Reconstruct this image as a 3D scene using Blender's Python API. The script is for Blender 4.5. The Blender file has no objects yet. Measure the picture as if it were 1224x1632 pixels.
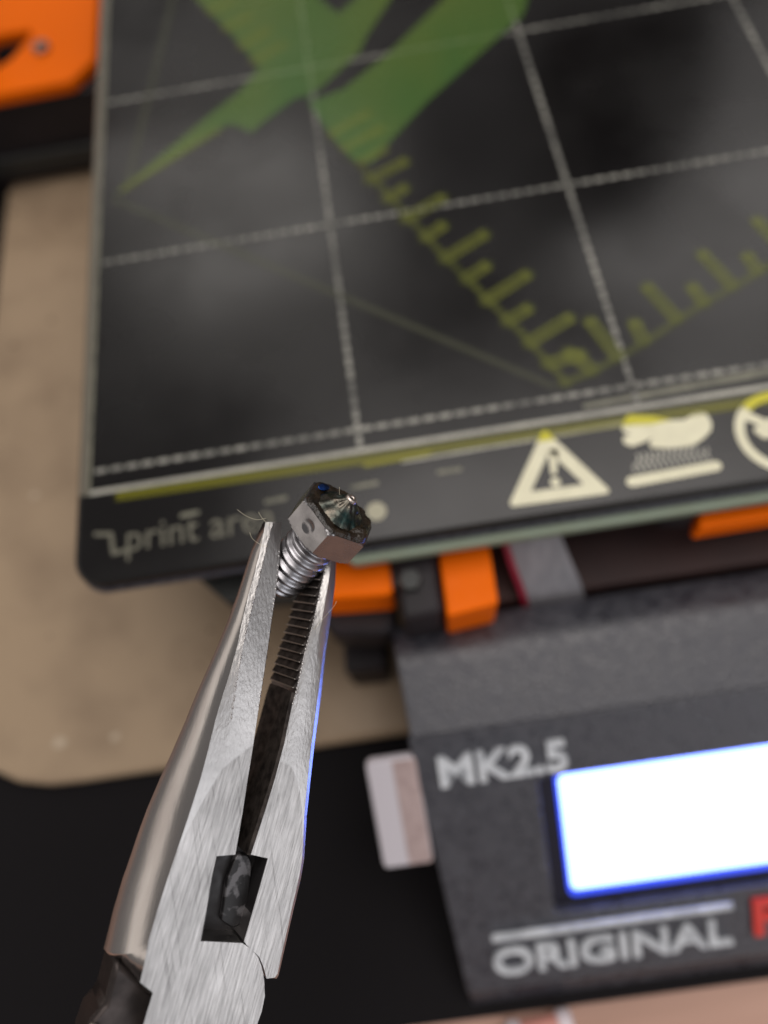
import bpy, bmesh, math, random
from mathutils import Vector, Matrix
random.seed(7)
S = bpy.context.scene
COL = S.collection
MM = 0.001
LIFT = 64.0          # the table top lies 64 mm below the heated bed
# ------------------------------------------------------------------ camera
CAM = [[0.98758,-0.13015,-0.08801],[0.15454,0.90577,0.39458],[0.02836,-0.40328,0.91463],[56.112,-67.039,113.603]]
cam_d = bpy.data.cameras.new('camera')
cam_o = bpy.data.objects.new('camera', cam_d); COL.objects.link(cam_o)
cx, cy, cz, cp = [Vector(v) for v in CAM]
mw = Matrix((cx, cy, cz)).transposed().to_4x4()
mw.translation = Vector((cp.x, cp.y, cp.z + LIFT)) * MM
cam_o.matrix_world = mw
cam_d.sensor_fit = 'AUTO'; cam_d.sensor_width = 36.0; cam_d.lens = 25.368
cam_d.clip_start = 0.005; cam_d.clip_end = 50
cam_d.dof.use_dof = True; cam_d.dof.focus_distance = 0.0765; cam_d.dof.aperture_fstop = 10.0
S.camera = cam_o
# ------------------------------------------------------------------ light
W = bpy.data.worlds.new('World'); S.world = W; W.use_nodes = True
W.node_tree.nodes['Background'].inputs[0].default_value = (0.92, 0.86, 0.84, 1)
W.node_tree.nodes['Background'].inputs[1].default_value = 0.18
def area(name, loc, target, size, power, color):
    d = bpy.data.lights.new(name, 'AREA'); d.shape = 'RECTANGLE'; d.size, d.size_y = size
    d.energy = power; d.color = color
    o = bpy.data.objects.new(name, d); COL.objects.link(o); o.location = loc
    o.rotation_euler = (Vector(target) - Vector(loc)).to_track_quat('-Z', 'Y').to_euler()
area('ceiling_lamp', (0.33, 0.10, 1.20), (0.33, 0.10, 0.0), (1.0, 1.0), 8.4, (1.0, 0.94, 0.90))
area('left_reflection_fill', (-0.22, 1.36, 1.25), (0.03, 0.06, 0.06), (0.62, 0.44), 1.8, (1.0, 0.95, 0.89))  # added light, unseen; makes the grey patch mirrored at the bed's left
area('right_reflection_fill', (0.86, 1.12, 1.25), (0.10, 0.04, 0.06), (0.62, 0.50), 1.8, (1.0, 0.95, 0.91))  # unseen light added for the grey patch at the bed's right
area('plier_front_fill', (0.68, -0.75, 0.47), (0.03, -0.06, 0.09), (0.85, 0.6), 1.95, (0.95, 0.96, 1.0))  # added unseen fill, mirrored in the flat front of the pliers
area('plier_side_fill', (-0.95, -0.25, 0.45), (0.03, -0.06, 0.09), (1.7, 0.36), 1.35, (1.0, 0.90, 0.81))  # unseen warm fill added for the beige band along the left jaw
S.view_settings.view_transform = 'Standard'; S.view_settings.look = 'None'
S.view_settings.exposure = 0.12; S.view_settings.gamma = 1.0
S.cycles.max_bounces = 8
# ------------------------------------------------------------------ traced outlines (mm)
GREEN1 = [[3.24,69.02],[12.95,77.92],[26.13,90.04],[32.97,95.71],[38.25,103.11],[31.85,117.56],[23.69,133.43],[15.43,152.05],[49.97,141.88],[54.97,124.62],[58.9,118.0],[63.48,122.22],[73.9,134.84],[80.12,133.01],[72.18,119.76],[64.55,107.5],[62.42,102.47],[52.67,92.87],[49.47,90.42],[45.76,90.28],[36.72,83.2],[35.17,81.51],[30.68,85.32],[28.91,85.13],[20.09,79.24]]
GREEN2 = [[51.54,88.81],[57.47,90.55],[69.58,100.56],[84.79,116.21],[95.43,128.51],[113.31,123.24],[104.38,110.69],[102.18,105.27],[94.2,98.33],[75.51,81.69],[64.14,69.66],[60.83,65.58],[57.03,67.45],[52.44,77.29],[48.56,88.49]]
BASE1 = [[52.44,77.29],[61.38,59.02],[66.27,48.67],[71.16,38.15],[76.83,27.22],[83.01,15.3],[88.95,2.51]]
TICK1 = [[[83.88,12.64],[92.65,16.76]],[[77.93,23.87],[87.01,28.56]],[[71.77,35.7],[80.79,40.42]],[[65.5,47.96],[74.09,52.07]],[[59.39,60.61],[67.85,64.31]],[[86.27,7.46],[92.84,8.15]],[[80.97,18.23],[85.54,20.47]],[[75.05,29.81],[79.66,32.37]],[[68.81,42.04],[72.98,44.55]],[[62.65,54.32],[66.75,56.67]]]
TICK3 = [[[26.96,127.88],[32.44,130.45]],[[30.68,119.84],[36.41,122.73]],[[34.26,112.1],[40.78,116.11]],[[37.02,105.73],[44.56,109.81]],[[53.54,76.82],[61.61,81.0]],[[55.82,71.66],[63.92,75.5]],[[58.9,66.81],[63.88,68.74]]]
BASE2 = [[87.86,2.72],[93.72,4.2],[104.7,8.65],[111.53,12.19],[117.6,15.22],[123.92,17.67],[131.65,21.26],[139.63,24.89]]
TICK2 = [[[99.07,6.64],[96.11,15.31]],[[111.69,12.74],[108.45,20.91]],[[123.73,18.17],[120.75,26.6]],[[104.48,9.12],[103.98,13.28]],[[117.6,15.22],[116.57,19.21]],[[129.37,20.51],[128.76,24.39]],[[94.04,4.55],[90.52,9.17]],[[136.06,23.29],[133.29,32.47]]]
FAINT = [[[20.04,150.69],[5.79,69.78]],[[3.26,67.87],[86.12,2.64]]]
STRIP = [[5.18,-6.49],[130.02,-7.58]]
SECOND = [[56.92,-8.0],[98.32,-7.22]]
OLIVE_S = [[90.6,-2.51],[132.36,-1.25]]
MARKS = [[[47.75,-11.38],[52.0,-11.26]],[[32.4,-11.55],[35.78,-11.4]],[[17.18,-11.64],[20.01,-11.51]],[[63.14,-11.11],[66.79,-11.14]]]
DOT = [[51.32,-16.61]]
TEXT = [[7.05,-15.95],[19.56,-16.01],[22.4,-17.32],[33.71,-16.84],[10.39,-12.68],[2.98,-10.82],[5.35,-15.19]]
TRI = [[82.68,-6.66],[74.32,-19.24],[90.51,-19.55]]
EXC = [[83.3,-10.84],[82.28,-17.28]]
HAND = [[97.25,-6.23],[97.7,-5.62],[101.52,-6.68],[104.62,-8.11],[106.85,-8.42],[109.24,-7.26],[110.84,-7.73],[111.2,-9.83],[110.57,-11.39],[108.72,-12.72],[106.4,-13.78],[102.51,-13.4],[99.82,-12.75],[99.63,-11.89],[100.63,-10.91],[98.71,-11.56],[96.58,-12.0],[95.41,-10.96],[95.88,-9.71],[97.22,-9.62],[95.86,-8.7],[96.12,-7.73]]
BAR = [[94.96,-18.51],[109.33,-18.03]]
WAVE = [[95.78,-17.07],[108.02,-16.83],[97.38,-13.3],[108.19,-14.43]]
RING = [[120.53,-13.58],[114.04,-12.4],[123.24,-5.77],[117.95,-21.03]]
LEFT = [[2.4,[-0.112,26.882],[-1.931,26.564],[-1.734,26.641],0.5,0.56,1.0],[2.455,[-0.021,25.636],[-2.0,25.308],[-2.157,25.311],0.45714,0.63761,1.0],[2.564,[0.12,23.57],[-2.167,23.223],[-2.585,23.159],0.38571,0.72672,1.0],[2.691,[0.242,21.173],[-2.407,20.815],[-2.915,20.697],0.30238,0.78249,1.0],[2.818,[0.262,18.787],[-2.786,18.424],[-3.295,18.25],0.21905,0.77539,1.0],[2.964,[0.168,16.079],[-3.08,15.753],[-3.774,15.472],0.12381,0.80078,1.0],[3.12,[0.134,13.415],[-3.278,13.134],[-4.381,12.714],0.04,0.82828,1.0],[3.3,[0.049,10.456],[-3.714,10.223],[-5.146,9.642],-0.05,0.76467,1.0],[3.435,[-0.022,8.185],[-4.155,7.994],[-5.735,7.281],-0.117,0.69421,1.0],[3.575,[-0.082,5.621],[-4.58,5.493],[-6.307,4.618],-0.185,0.63546,1.0],[3.75,[-0.185,2.463],[-4.978,2.431],[-7.094,1.324],-0.27,0.59624,0.0],[3.861,[-0.286,-0.033],[-5.306,0.021],[-7.783,-1.264],-0.322,0.54667,0.0],[4.0,[-0.368,-3.109],[-5.867,-2.931],[-8.531,-4.46],-0.387,0.46364,0.0],[4.0,[-0.421,-5.571],[-6.305,-5.281],[-8.999,-6.96],-0.42419,0.40966,0.0],[4.0,[-0.481,-7.523],[-6.657,-7.135],[-9.308,-8.937],-0.45,0.36964,0.0],[4.0,[-2.472,-7.548],[-6.686,-7.279],[-9.335,-9.087],-0.45,0.5,0.0],[4.0,[-2.645,-9.655],[-7.092,-9.305],[-9.742,-11.211],-0.45,0.5,0.0],[4.0,[-2.672,-12.609],[-7.601,-12.118],[-10.156,-14.169],-0.45,0.5,0.0],[4.0,[-2.797,-15.517],[-7.969,-14.896],[-10.39,-17.099],-0.45,0.5,0.0],[4.0,[1.689,-16.235],[-7.966,-15.064],[-10.407,-17.273],-0.45,0.5,0.0],[4.0,[2.753,-16.906],[-7.991,-15.564],[-10.46,-17.794],-0.45,0.5,0.0],[4.0,[3.658,-17.805],[-8.021,-16.285],[-9.747,-18.647],-0.45,0.5,0.0],[4.0,[4.235,-18.788],[-8.056,-17.114],[-8.508,-19.694],-0.45,0.5,0.0],[4.0,[4.55,-19.617],[-8.11,-17.826],[-7.419,-20.614],-0.45,0.5,0.0],[4.0,[4.789,-20.406],[-8.162,-18.508],[-6.361,-21.509],-0.45,0.5,0.0],[4.0,[4.997,-21.431],[-6.774,-19.628],[-4.784,-22.731],-0.45,0.5,0.0],[4.0,[5.072,-21.804],[-6.818,-19.954],[-4.83,-23.083],-0.45,0.5,0.0],[4.0,[5.013,-22.515],[-6.904,-20.604],[-4.924,-23.785],-0.45,0.5,0.0],[4.0,[4.954,-23.224],[-7.016,-21.247],[-5.044,-24.48],-0.45,0.5,0.0],[4.0,[4.613,-24.536],[-7.197,-22.477],[-5.24,-25.81],-0.45,0.5,0.0],[4.0,[3.945,-25.893],[-7.172,-23.845],[-5.213,-27.287],-0.45,0.5,0.0],[4.0,[2.734,-27.123],[-6.632,-25.305],[-4.63,-28.866],-0.45,0.5,0.0],[4.0,[-0.091,-27.766],[-4.412,-26.892],[-2.231,-30.581],-0.45,0.5,0.0]]
RIGHT = [[2.578,[6.115,24.191],[6.834,24.298],[7.341,24.373]],[2.636,[5.953,23.018],[6.924,23.156],[7.432,23.22]],[2.745,[5.695,20.846],[7.092,21.025],[7.6,21.072]],[2.855,[5.447,18.703],[7.075,18.889],[7.582,18.917]],[2.967,[5.203,16.517],[7.031,16.7],[7.537,16.71]],[3.16,[4.559,13.099],[6.878,13.28],[7.383,13.26]],[3.28,[4.326,11.057],[6.863,11.22],[7.406,11.186]],[3.4,[4.096,9.04],[6.846,9.18],[7.428,9.13]],[3.474,[3.833,7.638],[6.813,7.761],[7.394,7.698]],[3.575,[3.638,5.728],[6.768,5.818],[7.346,5.737]],[3.708,[3.385,3.259],[6.707,3.298],[7.284,3.195]],[3.792,[3.094,1.524],[6.689,1.524],[7.257,1.405]],[3.861,[2.831,-0.066],[6.706,-0.108],[7.252,-0.242]],[3.958,[2.353,-2.26],[6.729,-2.373],[7.245,-2.527]],[4.0,[2.018,-3.814],[6.773,-3.988],[7.267,-4.154]],[4.0,[1.669,-5.549],[6.961,-5.806],[7.419,-5.986]],[4.0,[1.243,-7.631],[7.187,-8.004],[7.602,-8.2]],[4.0,[3.212,-8.129],[7.227,-8.391],[7.634,-8.589]],[4.0,[2.895,-10.091],[7.158,-10.427],[7.545,-10.64]],[4.0,[2.377,-13.111],[6.798,-13.551],[7.138,-13.783]],[4.0,[1.867,-16.076],[6.485,-16.631],[6.79,-16.882]],[4.0,[2.066,-16.461],[6.448,-16.997],[6.748,-17.251]],[4.0,[3.658,-17.805],[6.331,-18.153],[6.618,-18.414]],[4.0,[4.27,-18.793],[6.239,-19.061],[6.515,-19.327]],[4.0,[4.64,-19.57],[6.166,-19.785],[6.434,-20.054]],[4.0,[4.864,-20.085],[5.927,-20.117],[6.263,-20.399]]]
HOLE = [[-2.477,-7.517],[3.222,-8.192],[1.838,-16.313],[-2.819,-15.572]]
BLOCK = [[0.533,-8.265],[1.878,-8.349],[2.443,-9.208],[2.624,-12.056],[2.568,-15.167],[1.399,-15.655],[-0.112,-14.757],[-0.12,-10.583]]
NECK = [[-9.973,-17.527],[-5.354,-21.365],[-5.606,-24.644],[-5.794,-29.647],[-9.773,-28.82],[-11.763,-24.573],[-11.409,-22.694],[-10.353,-21.462],[-10.154,-19.221]]
PL_O = [33.971,-58.615,32.848]
PL_AX = [[0.78565,-0.06339,-0.61542],[0.27376,0.92767,0.25394],[0.55481,-0.36798,0.74617]]
NZ_O = [49.154,-35.008,42.662]
NZ_AX = [[0.61881,-0.71133,-0.33283],[0.34342,0.62611,-0.69964],[0.70628,0.31874,0.63193]]
BOUND_L = [[-8.155,-18.592],[-8.219,-14.083],[-7.825,-10.79],[-6.516,-6.618],[-4.925,-2.542],[-3.205,0.895],[-0.255,3.28]]
BOUND_R = [[1.605,0.936],[3.293,1.638],[4.479,1.119],[5.842,-1.365],[6.527,-3.784]]
STRAND = [[[38.38,-33.49,44.21],[39.21,-34.22,43.86],[40.21,-34.73,43.61],[41.3,-34.75,43.57]],[[39.34,-35.86,43.14],[39.5,-36.51,42.85],[40.08,-37.08,42.58],[40.95,-37.57,42.33]],[[41.57,-35.53,43.21],[40.9,-34.69,43.6],[40.6,-34.03,43.9]],[[49.6,-32.72,44.2],[49.51,-33.27,43.96],[49.54,-33.9,43.69]],[[47.38,-43.79,39.39],[47.1,-44.19,39.22],[45.76,-45.26,38.79],[44.51,-46.22,38.41]]]
# ------------------------------------------------------------------ materials
def N(nt, t, **kw):
    n = nt.nodes.new(t)
    for k, v in kw.items():
        if isinstance(k, str) and k.startswith('i_'):
            n.inputs[k[2:].replace('_', ' ')].default_value = v
        else: setattr(n, k, v)
    return n
def mat(name, color, rough=0.5, metal=0.0, spec=0.5, var=0.0, vscale=400.0, bump=0.0, bscale=3000.0, stretch=(1, 1, 1),
        color2=None, rvar=0.0, alpha=1.0, coat=0.0, detail=4.0, lo=0.35, hi=0.65, bdist=0.0002):
    m = bpy.data.materials.new(name); m.use_nodes = True
    nt = m.node_tree; b = nt.nodes['Principled BSDF']
    b.inputs['Base Color'].default_value = (*color, 1); b.inputs['Roughness'].default_value = rough
    b.inputs['Metallic'].default_value = metal; b.inputs['Specular IOR Level'].default_value = spec
    b.inputs['Alpha'].default_value = alpha; b.inputs['Coat Weight'].default_value = coat
    tc = N(nt, 'ShaderNodeTexCoord'); mp = N(nt, 'ShaderNodeMapping'); mp.inputs['Scale'].default_value = stretch
    nt.links.new(tc.outputs['Object'], mp.inputs['Vector'])
    if color2 or rvar:
        nz = N(nt, 'ShaderNodeTexNoise'); nz.inputs['Scale'].default_value = vscale; nz.inputs['Detail'].default_value = detail
        nt.links.new(mp.outputs[0], nz.inputs['Vector'])
        mr = N(nt, 'ShaderNodeMapRange'); mr.inputs['From Min'].default_value = lo; mr.inputs['From Max'].default_value = hi
        nt.links.new(nz.outputs['Fac'], mr.inputs['Value'])
        if color2:
            mx = N(nt, 'ShaderNodeMix', data_type='RGBA'); mx.inputs['A'].default_value = (*color, 1); mx.inputs['B'].default_value = (*color2, 1)
            nt.links.new(mr.outputs[0], mx.inputs['Factor']); nt.links.new(mx.outputs['Result'], b.inputs['Base Color'])
        if rvar:
            r2 = N(nt, 'ShaderNodeMapRange'); r2.inputs['To Min'].default_value = max(0.02, rough - rvar); r2.inputs['To Max'].default_value = min(1, rough + rvar)
            nt.links.new(mr.outputs[0], r2.inputs['Value']); nt.links.new(r2.outputs[0], b.inputs['Roughness'])
    if bump:
        nb = N(nt, 'ShaderNodeTexNoise'); nb.inputs['Scale'].default_value = bscale; nb.inputs['Detail'].default_value = 3
        nt.links.new(mp.outputs[0], nb.inputs['Vector'])
        bp = N(nt, 'ShaderNodeBump'); bp.inputs['Strength'].default_value = bump; bp.inputs['Distance'].default_value = bdist
        nt.links.new(nb.outputs['Fac'], bp.inputs['Height']); nt.links.new(bp.outputs[0], b.inputs['Normal'])
    return m
def emit(name, color, strength):
    m = bpy.data.materials.new(name); m.use_nodes = True; b = m.node_tree.nodes['Principled BSDF']
    b.inputs['Base Color'].default_value = (0.02, 0.03, 0.1, 1); b.inputs['Roughness'].default_value = 0.3
    b.inputs['Emission Color'].default_value = (*color, 1); b.inputs['Emission Strength'].default_value = strength
    return m
WOOD = mat('pale_wood', (0.52, 0.31, 0.235), 0.45, color2=(0.41, 0.235, 0.17), vscale=30, stretch=(0.35, 4, 1), bump=0.15, bscale=200)
MATBLACK = mat('black_mat', (0.010, 0.009, 0.010), 0.8, spec=0.10, bump=0.3, bscale=2500, bdist=0.0001)
BOARD = mat('tan_board', (0.40, 0.295, 0.195), 0.55, spec=0.4, color2=(0.26, 0.185, 0.12), vscale=55, detail=9, lo=0.42, hi=0.78, bump=0.25, bscale=500, rvar=0.12)
BOARDSPOT = mat('board_specks', (0.12, 0.085, 0.055), 0.7)
BED = mat('bed_black_coat', (0.0045, 0.004, 0.0042), 0.25, spec=0.52, rvar=0.06, vscale=35, color2=(0.006, 0.0055, 0.0055), detail=3, bump=0.05, bscale=1500, bdist=0.00005)
BEDRIM = mat('bed_rim', (0.055, 0.057, 0.075), 0.3, spec=0.6, rvar=0.1, vscale=500)  # lighter bluish colour stands in for screen light glinting on the rim
PCB = mat('board_edge_green', (0.25, 0.31, 0.235), 0.5, color2=(0.24, 0.29, 0.21), vscale=150)
PRINT = mat('cream_print', (0.88, 0.85, 0.62), 0.5, color2=(0.80, 0.77, 0.56), vscale=400)
LINEP = mat('grey_line_print', (0.50, 0.49, 0.42), 0.5, color2=(0.36, 0.355, 0.31), vscale=250)
DASHP = mat('dash_print', (0.34, 0.335, 0.295), 0.5, color2=(0.13, 0.13, 0.118), vscale=120)
DIMP = mat('dim_print', (0.24, 0.235, 0.175), 0.5, color2=(0.14, 0.14, 0.105), vscale=300)
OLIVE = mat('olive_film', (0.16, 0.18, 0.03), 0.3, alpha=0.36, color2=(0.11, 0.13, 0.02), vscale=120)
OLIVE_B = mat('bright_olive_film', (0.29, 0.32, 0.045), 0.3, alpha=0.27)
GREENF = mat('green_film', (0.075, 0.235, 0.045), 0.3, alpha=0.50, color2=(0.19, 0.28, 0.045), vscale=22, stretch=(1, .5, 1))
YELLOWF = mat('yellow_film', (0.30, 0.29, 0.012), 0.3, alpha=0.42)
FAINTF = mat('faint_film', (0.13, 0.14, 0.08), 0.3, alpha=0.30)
ORANGE = mat('orange_plastic', (1.0, 0.170, 0.0), 0.5, spec=0.12, bump=0.25, bscale=60, stretch=(1, 1, 45), bdist=0.0002, rvar=0.06, vscale=300)
BLACKPL = mat('black_plastic', (0.016, 0.013, 0.015), 0.55, spec=0.35, color2=(0.022, 0.017, 0.021), vscale=200)
DARKMET = mat('dark_anodised', (0.035, 0.037, 0.036), 0.5, metal=0.3, rvar=0.1, vscale=200)
RODMET = mat('steel_rod', (0.55, 0.56, 0.6), 0.25, metal=1.0)
CASE = mat('printed_case', (0.034, 0.035, 0.046), 0.40, spec=0.9, color2=(0.056, 0.058, 0.072), vscale=450, bump=0.75, bscale=1500, bdist=0.00035, rvar=0.15, detail=6)
LETTER = mat('grey_letter', (0.74, 0.78, 0.82), 0.45, color2=(0.50, 0.53, 0.57), vscale=380, bump=0.3, bscale=1500)
REDLET = mat('red_letter', (0.72, 0.05, 0.035), 0.4, color2=(0.6, 0.04, 0.03), vscale=300)
BEZEL = mat('screen_bezel', (0.012, 0.011, 0.022), 0.35)
LCDWHITE = emit('screen_glow', (0.17, 0.26, 1.0), 6.2)
LCDBLUE = emit('screen_blue_edge', (0.035, 0.085, 1.0), 1.15)
CARD = mat('white_card', (0.66, 0.63, 0.68), 0.4)
CARDLAB = mat('card_label', (0.52, 0.41, 0.40), 0.5, color2=(0.42, 0.32, 0.31), vscale=500)
RIB = mat('grey_ribbon', (0.34, 0.335, 0.36), 0.45, color2=(0.26, 0.26, 0.28), vscale=200, stretch=(4, 1, 1))
RIBRED = mat('red_wire', (0.32, 0.012, 0.04), 0.45)
PINKO = mat('pink_object', (0.66, 0.30, 0.25), 0.4); PALE = mat('pale_caps', (0.72, 0.64, 0.68), 0.35)
GRIP = mat('gripping_face_steel', (0.095, 0.080, 0.072), 0.5, metal=0.55, spec=0.4, color2=(0.022, 0.018, 0.017), vscale=900, rvar=0.12, bump=0.3, bscale=2500, bdist=0.0001)
WORN_LIT = mat('worn_and_lit_edge_steel', (0.62, 0.56, 0.50), 0.5, metal=0.9)
DARKSTEEL = mat('dark_steel', (0.075, 0.062, 0.058), 0.4, metal=0.8, color2=(0.04, 0.034, 0.033), vscale=300, rvar=0.1)
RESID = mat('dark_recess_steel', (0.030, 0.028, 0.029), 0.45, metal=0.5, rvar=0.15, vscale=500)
STRING = mat('filament_hair', (0.60, 0.55, 0.40), 0.4)
NOZ = mat('plated_steel', (0.34, 0.335, 0.345), 0.28, metal=1.0, color2=(0.26, 0.255, 0.26), vscale=450, rvar=0.08, bump=0.12, bscale=2500, bdist=0.0001, lo=0.3, hi=0.7)
THR = mat('thread_steel', (0.46, 0.455, 0.48), 0.31, metal=1.0, color2=(0.33, 0.325, 0.34), vscale=600, rvar=0.08)

def add_flecks(m, scale=560, size=0.36, color=(0.34, 0.35, 0.39)):
    """tiny bright glints of the textured print bed pressed into the plastic"""
    nt = m.node_tree; b = nt.nodes['Principled BSDF']
    tc = N(nt, 'ShaderNodeTexCoord'); vo = N(nt, 'ShaderNodeTexVoronoi'); vo.inputs['Scale'].default_value = scale
    nt.links.new(tc.outputs['Object'], vo.inputs['Vector'])
    sx = N(nt, 'ShaderNodeSeparateColor'); nt.links.new(vo.outputs['Color'], sx.inputs[0])
    th = N(nt, 'ShaderNodeMath', operation='MULTIPLY'); nt.links.new(sx.outputs[0], th.inputs[0]); th.inputs[1].default_value = size
    th2 = N(nt, 'ShaderNodeMath', operation='SUBTRACT'); nt.links.new(th.outputs[0], th2.inputs[0]); th2.inputs[1].default_value = size * 0.72; th = th2
    lt = N(nt, 'ShaderNodeMath', operation='LESS_THAN'); nt.links.new(vo.outputs['Distance'], lt.inputs[0]); nt.links.new(th.outputs[0], lt.inputs[1])
    mx = N(nt, 'ShaderNodeMix', data_type='RGBA'); mx.inputs['B'].default_value = (*color, 1)
    src = b.inputs['Base Color'].links[0].from_socket
    nt.links.new(src, mx.inputs['A']); nt.links.new(lt.outputs[0], mx.inputs['Factor']); nt.links.new(mx.outputs['Result'], b.inputs['Base Color'])
add_flecks(CASE)
def blotch(name):      # patchy oily film in the joint recess
    m = mat(name, (0.02, 0.019, 0.02), 0.4, metal=0.4, color2=(0.12, 0.115, 0.12), vscale=560, detail=7, lo=0.49, hi=0.56, bump=0.3, bscale=900)
    return m
BLOTCH = blotch('oily_block')
def burnt():
    m = mat('burnt_plastic', (0.007, 0.006, 0.005), 0.22, spec=0.5, color2=(0.025, 0.015, 0.007), vscale=700, detail=6, bump=0.9, bscale=1300, bdist=0.0003, rvar=0.1)
    return m
BURNT = burnt()
def irid():            # heat-tinted metal cone: the thin oxide film gives the teal and blue
    m = mat('heat_tinted_metal', (0.15, 0.13, 0.105), 0.34, metal=1.0, color2=(0.018, 0.05, 0.05), vscale=420, detail=5, bump=0.5, bscale=1600, bdist=0.0002, rvar=0.12)
    b = m.node_tree.nodes['Principled BSDF']
    b.inputs['Thin Film Thickness'].default_value = 250; b.inputs['Thin Film IOR'].default_value = 1.5
    return m
IRID = irid()
def blueglint():
    m = mat('blue_glint_metal', (0.03, 0.10, 0.42), 0.25, metal=1.0, bump=0.5, bscale=1500)
    return m
BLUEG = blueglint()
def jaw_steel():
    """one steel, two finishes: flat ground cheeks (fine long scratches) and forged, sand-grained jaws"""
    m = bpy.data.materials.new('plier_steel'); m.use_nodes = True; nt = m.node_tree; b = nt.nodes['Principled BSDF']
    b.inputs['Metallic'].default_value = 1.0
    tc = N(nt, 'ShaderNodeTexCoord'); sx = N(nt, 'ShaderNodeSeparateXYZ'); nt.links.new(tc.outputs['Object'], sx.inputs[0])
    fc = N(nt, 'ShaderNodeFloatCurve')
    mx = N(nt, 'ShaderNodeMapRange'); mx.inputs['From Min'].default_value = -0.012; mx.inputs['From Max'].default_value = 0.012
    nt.links.new(sx.outputs['X'], mx.inputs['Value']); nt.links.new(mx.outputs[0], fc.inputs['Value'])
    pts = [(-12, -22), (-8.4, -18)] + [p for p in BOUND_L[2:]] + [(0.6, 2.6)] + [p for p in BOUND_R] + [(7.4, -9), (12, -10)]
    cv = fc.mapping.curves[0]
    P = [((x + 12) / 24, (y + 30) / 40) for x, y in pts]
    cv.points[0].location = P[0]; cv.points[1].location = P[-1]
    for p in P[1:-1]: cv.points.new(*p)
    for p in cv.points: p.handle_type = 'VECTOR'
    fc.mapping.update()
    my = N(nt, 'ShaderNodeMapRange'); my.inputs['From Min'].default_value = -0.030; my.inputs['From Max'].default_value = 0.010
    nt.links.new(sx.outputs['Y'], my.inputs['Value'])
    df = N(nt, 'ShaderNodeMath', operation='SUBTRACT'); nt.links.new(fc.outputs[0], df.inputs[0]); nt.links.new(my.outputs[0], df.inputs[1])
    mk = N(nt, 'ShaderNodeMapRange'); mk.inputs['From Min'].default_value = -0.004; mk.inputs['From Max'].default_value = 0.004
    nt.links.new(df.outputs[0], mk.inputs['Value'])
    gz = N(nt, 'ShaderNodeMath', operation='GREATER_THAN'); nt.links.new(sx.outputs['Z'], gz.inputs[0]); gz.inputs[1].default_value = 0.0036
    mk2 = N(nt, 'ShaderNodeMath', operation='MULTIPLY'); nt.links.new(mk.outputs[0], mk2.inputs[0]); nt.links.new(gz.outputs[0], mk2.inputs[1])
    mask = mk2.outputs[0]
    mr_ = N(nt, 'ShaderNodeMapping'); mr_.inputs['Rotation'].default_value = (0, 0, math.radians(9))
    nt.links.new(tc.outputs['Object'], mr_.inputs['Vector'])
    mp = N(nt, 'ShaderNodeMapping'); mp.inputs['Scale'].default_value = (1, 0.055, 1)
    nt.links.new(mr_.outputs[0], mp.inputs['Vector'])
    br = N(nt, 'ShaderNodeTexNoise'); br.inputs['Scale'].default_value = 4200; br.inputs['Detail'].default_value = 5; br.inputs['Roughness'].default_value = 0.65
    nt.links.new(mp.outputs[0], br.inputs['Vector'])
    gr = N(nt, 'ShaderNodeTexNoise'); gr.inputs['Scale'].default_value = 3600; gr.inputs['Detail'].default_value = 6
    mg = N(nt, 'ShaderNodeMapping'); mg.inputs['Scale'].default_value = (1, 0.38, 1)
    nt.links.new(tc.outputs['Object'], mg.inputs['Vector']); nt.links.new(mg.outputs[0], gr.inputs['Vector'])
    bl = N(nt, 'ShaderNodeTexNoise'); bl.inputs['Scale'].default_value = 170; bl.inputs['Detail'].default_value = 5
    nt.links.new(tc.outputs['Object'], bl.inputs['Vector'])
    mr2 = N(nt, 'ShaderNodeMapping'); mr2.inputs['Rotation'].default_value = (0, 0, math.radians(-16)); nt.links.new(tc.outputs['Object'], mr2.inputs['Vector'])
    mp3 = N(nt, 'ShaderNodeMapping'); mp3.inputs['Scale'].default_value = (1, 0.03, 1); nt.links.new(mr2.outputs[0], mp3.inputs['Vector'])
    b2 = N(nt, 'ShaderNodeTexNoise'); b2.inputs['Scale'].default_value = 2600; b2.inputs['Detail'].default_value = 6; nt.links.new(mp3.outputs[0], b2.inputs['Vector'])
    sc_ = N(nt, 'ShaderNodeMapRange'); sc_.inputs['From Min'].default_value = 0.60; sc_.inputs['From Max'].default_value = 0.75; sc_.inputs['To Max'].default_value = -0.22
    nt.links.new(b2.outputs['Fac'], sc_.inputs['Value'])
    bsum = N(nt, 'ShaderNodeMath', operation='ADD'); nt.links.new(br.outputs['Fac'], bsum.inputs[0]); nt.links.new(sc_.outputs[0], bsum.inputs[1])
    h = N(nt, 'ShaderNodeMix', data_type='FLOAT'); nt.links.new(mask, h.inputs['Factor'])
    nt.links.new(gr.outputs['Fac'], h.inputs['A']); nt.links.new(bsum.outputs[0], h.inputs['B'])
    bp = N(nt, 'ShaderNodeBump'); bp.inputs['Strength'].default_value = 0.42; bp.inputs['Distance'].default_value = 0.00009
    nt.links.new(h.outputs['Result'], bp.inputs['Height']); nt.links.new(bp.outputs[0], b.inputs['Normal'])
    # colour: steel with scratches and cloudy tarnish
    c1 = N(nt, 'ShaderNodeMapRange'); c1.inputs['From Min'].default_value = 0.3; c1.inputs['From Max'].default_value = 0.7
    c1.inputs['To Min'].default_value = 0.58; c1.inputs['To Max'].default_value = 1.18
    hc = N(nt, 'ShaderNodeMix', data_type='FLOAT'); hc.inputs['A'].default_value = 0.58; nt.links.new(mask, hc.inputs['Factor']); nt.links.new(bsum.outputs[0], hc.inputs['B'])
    nt.links.new(hc.outputs['Result'], c1.inputs['Value'])
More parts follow.
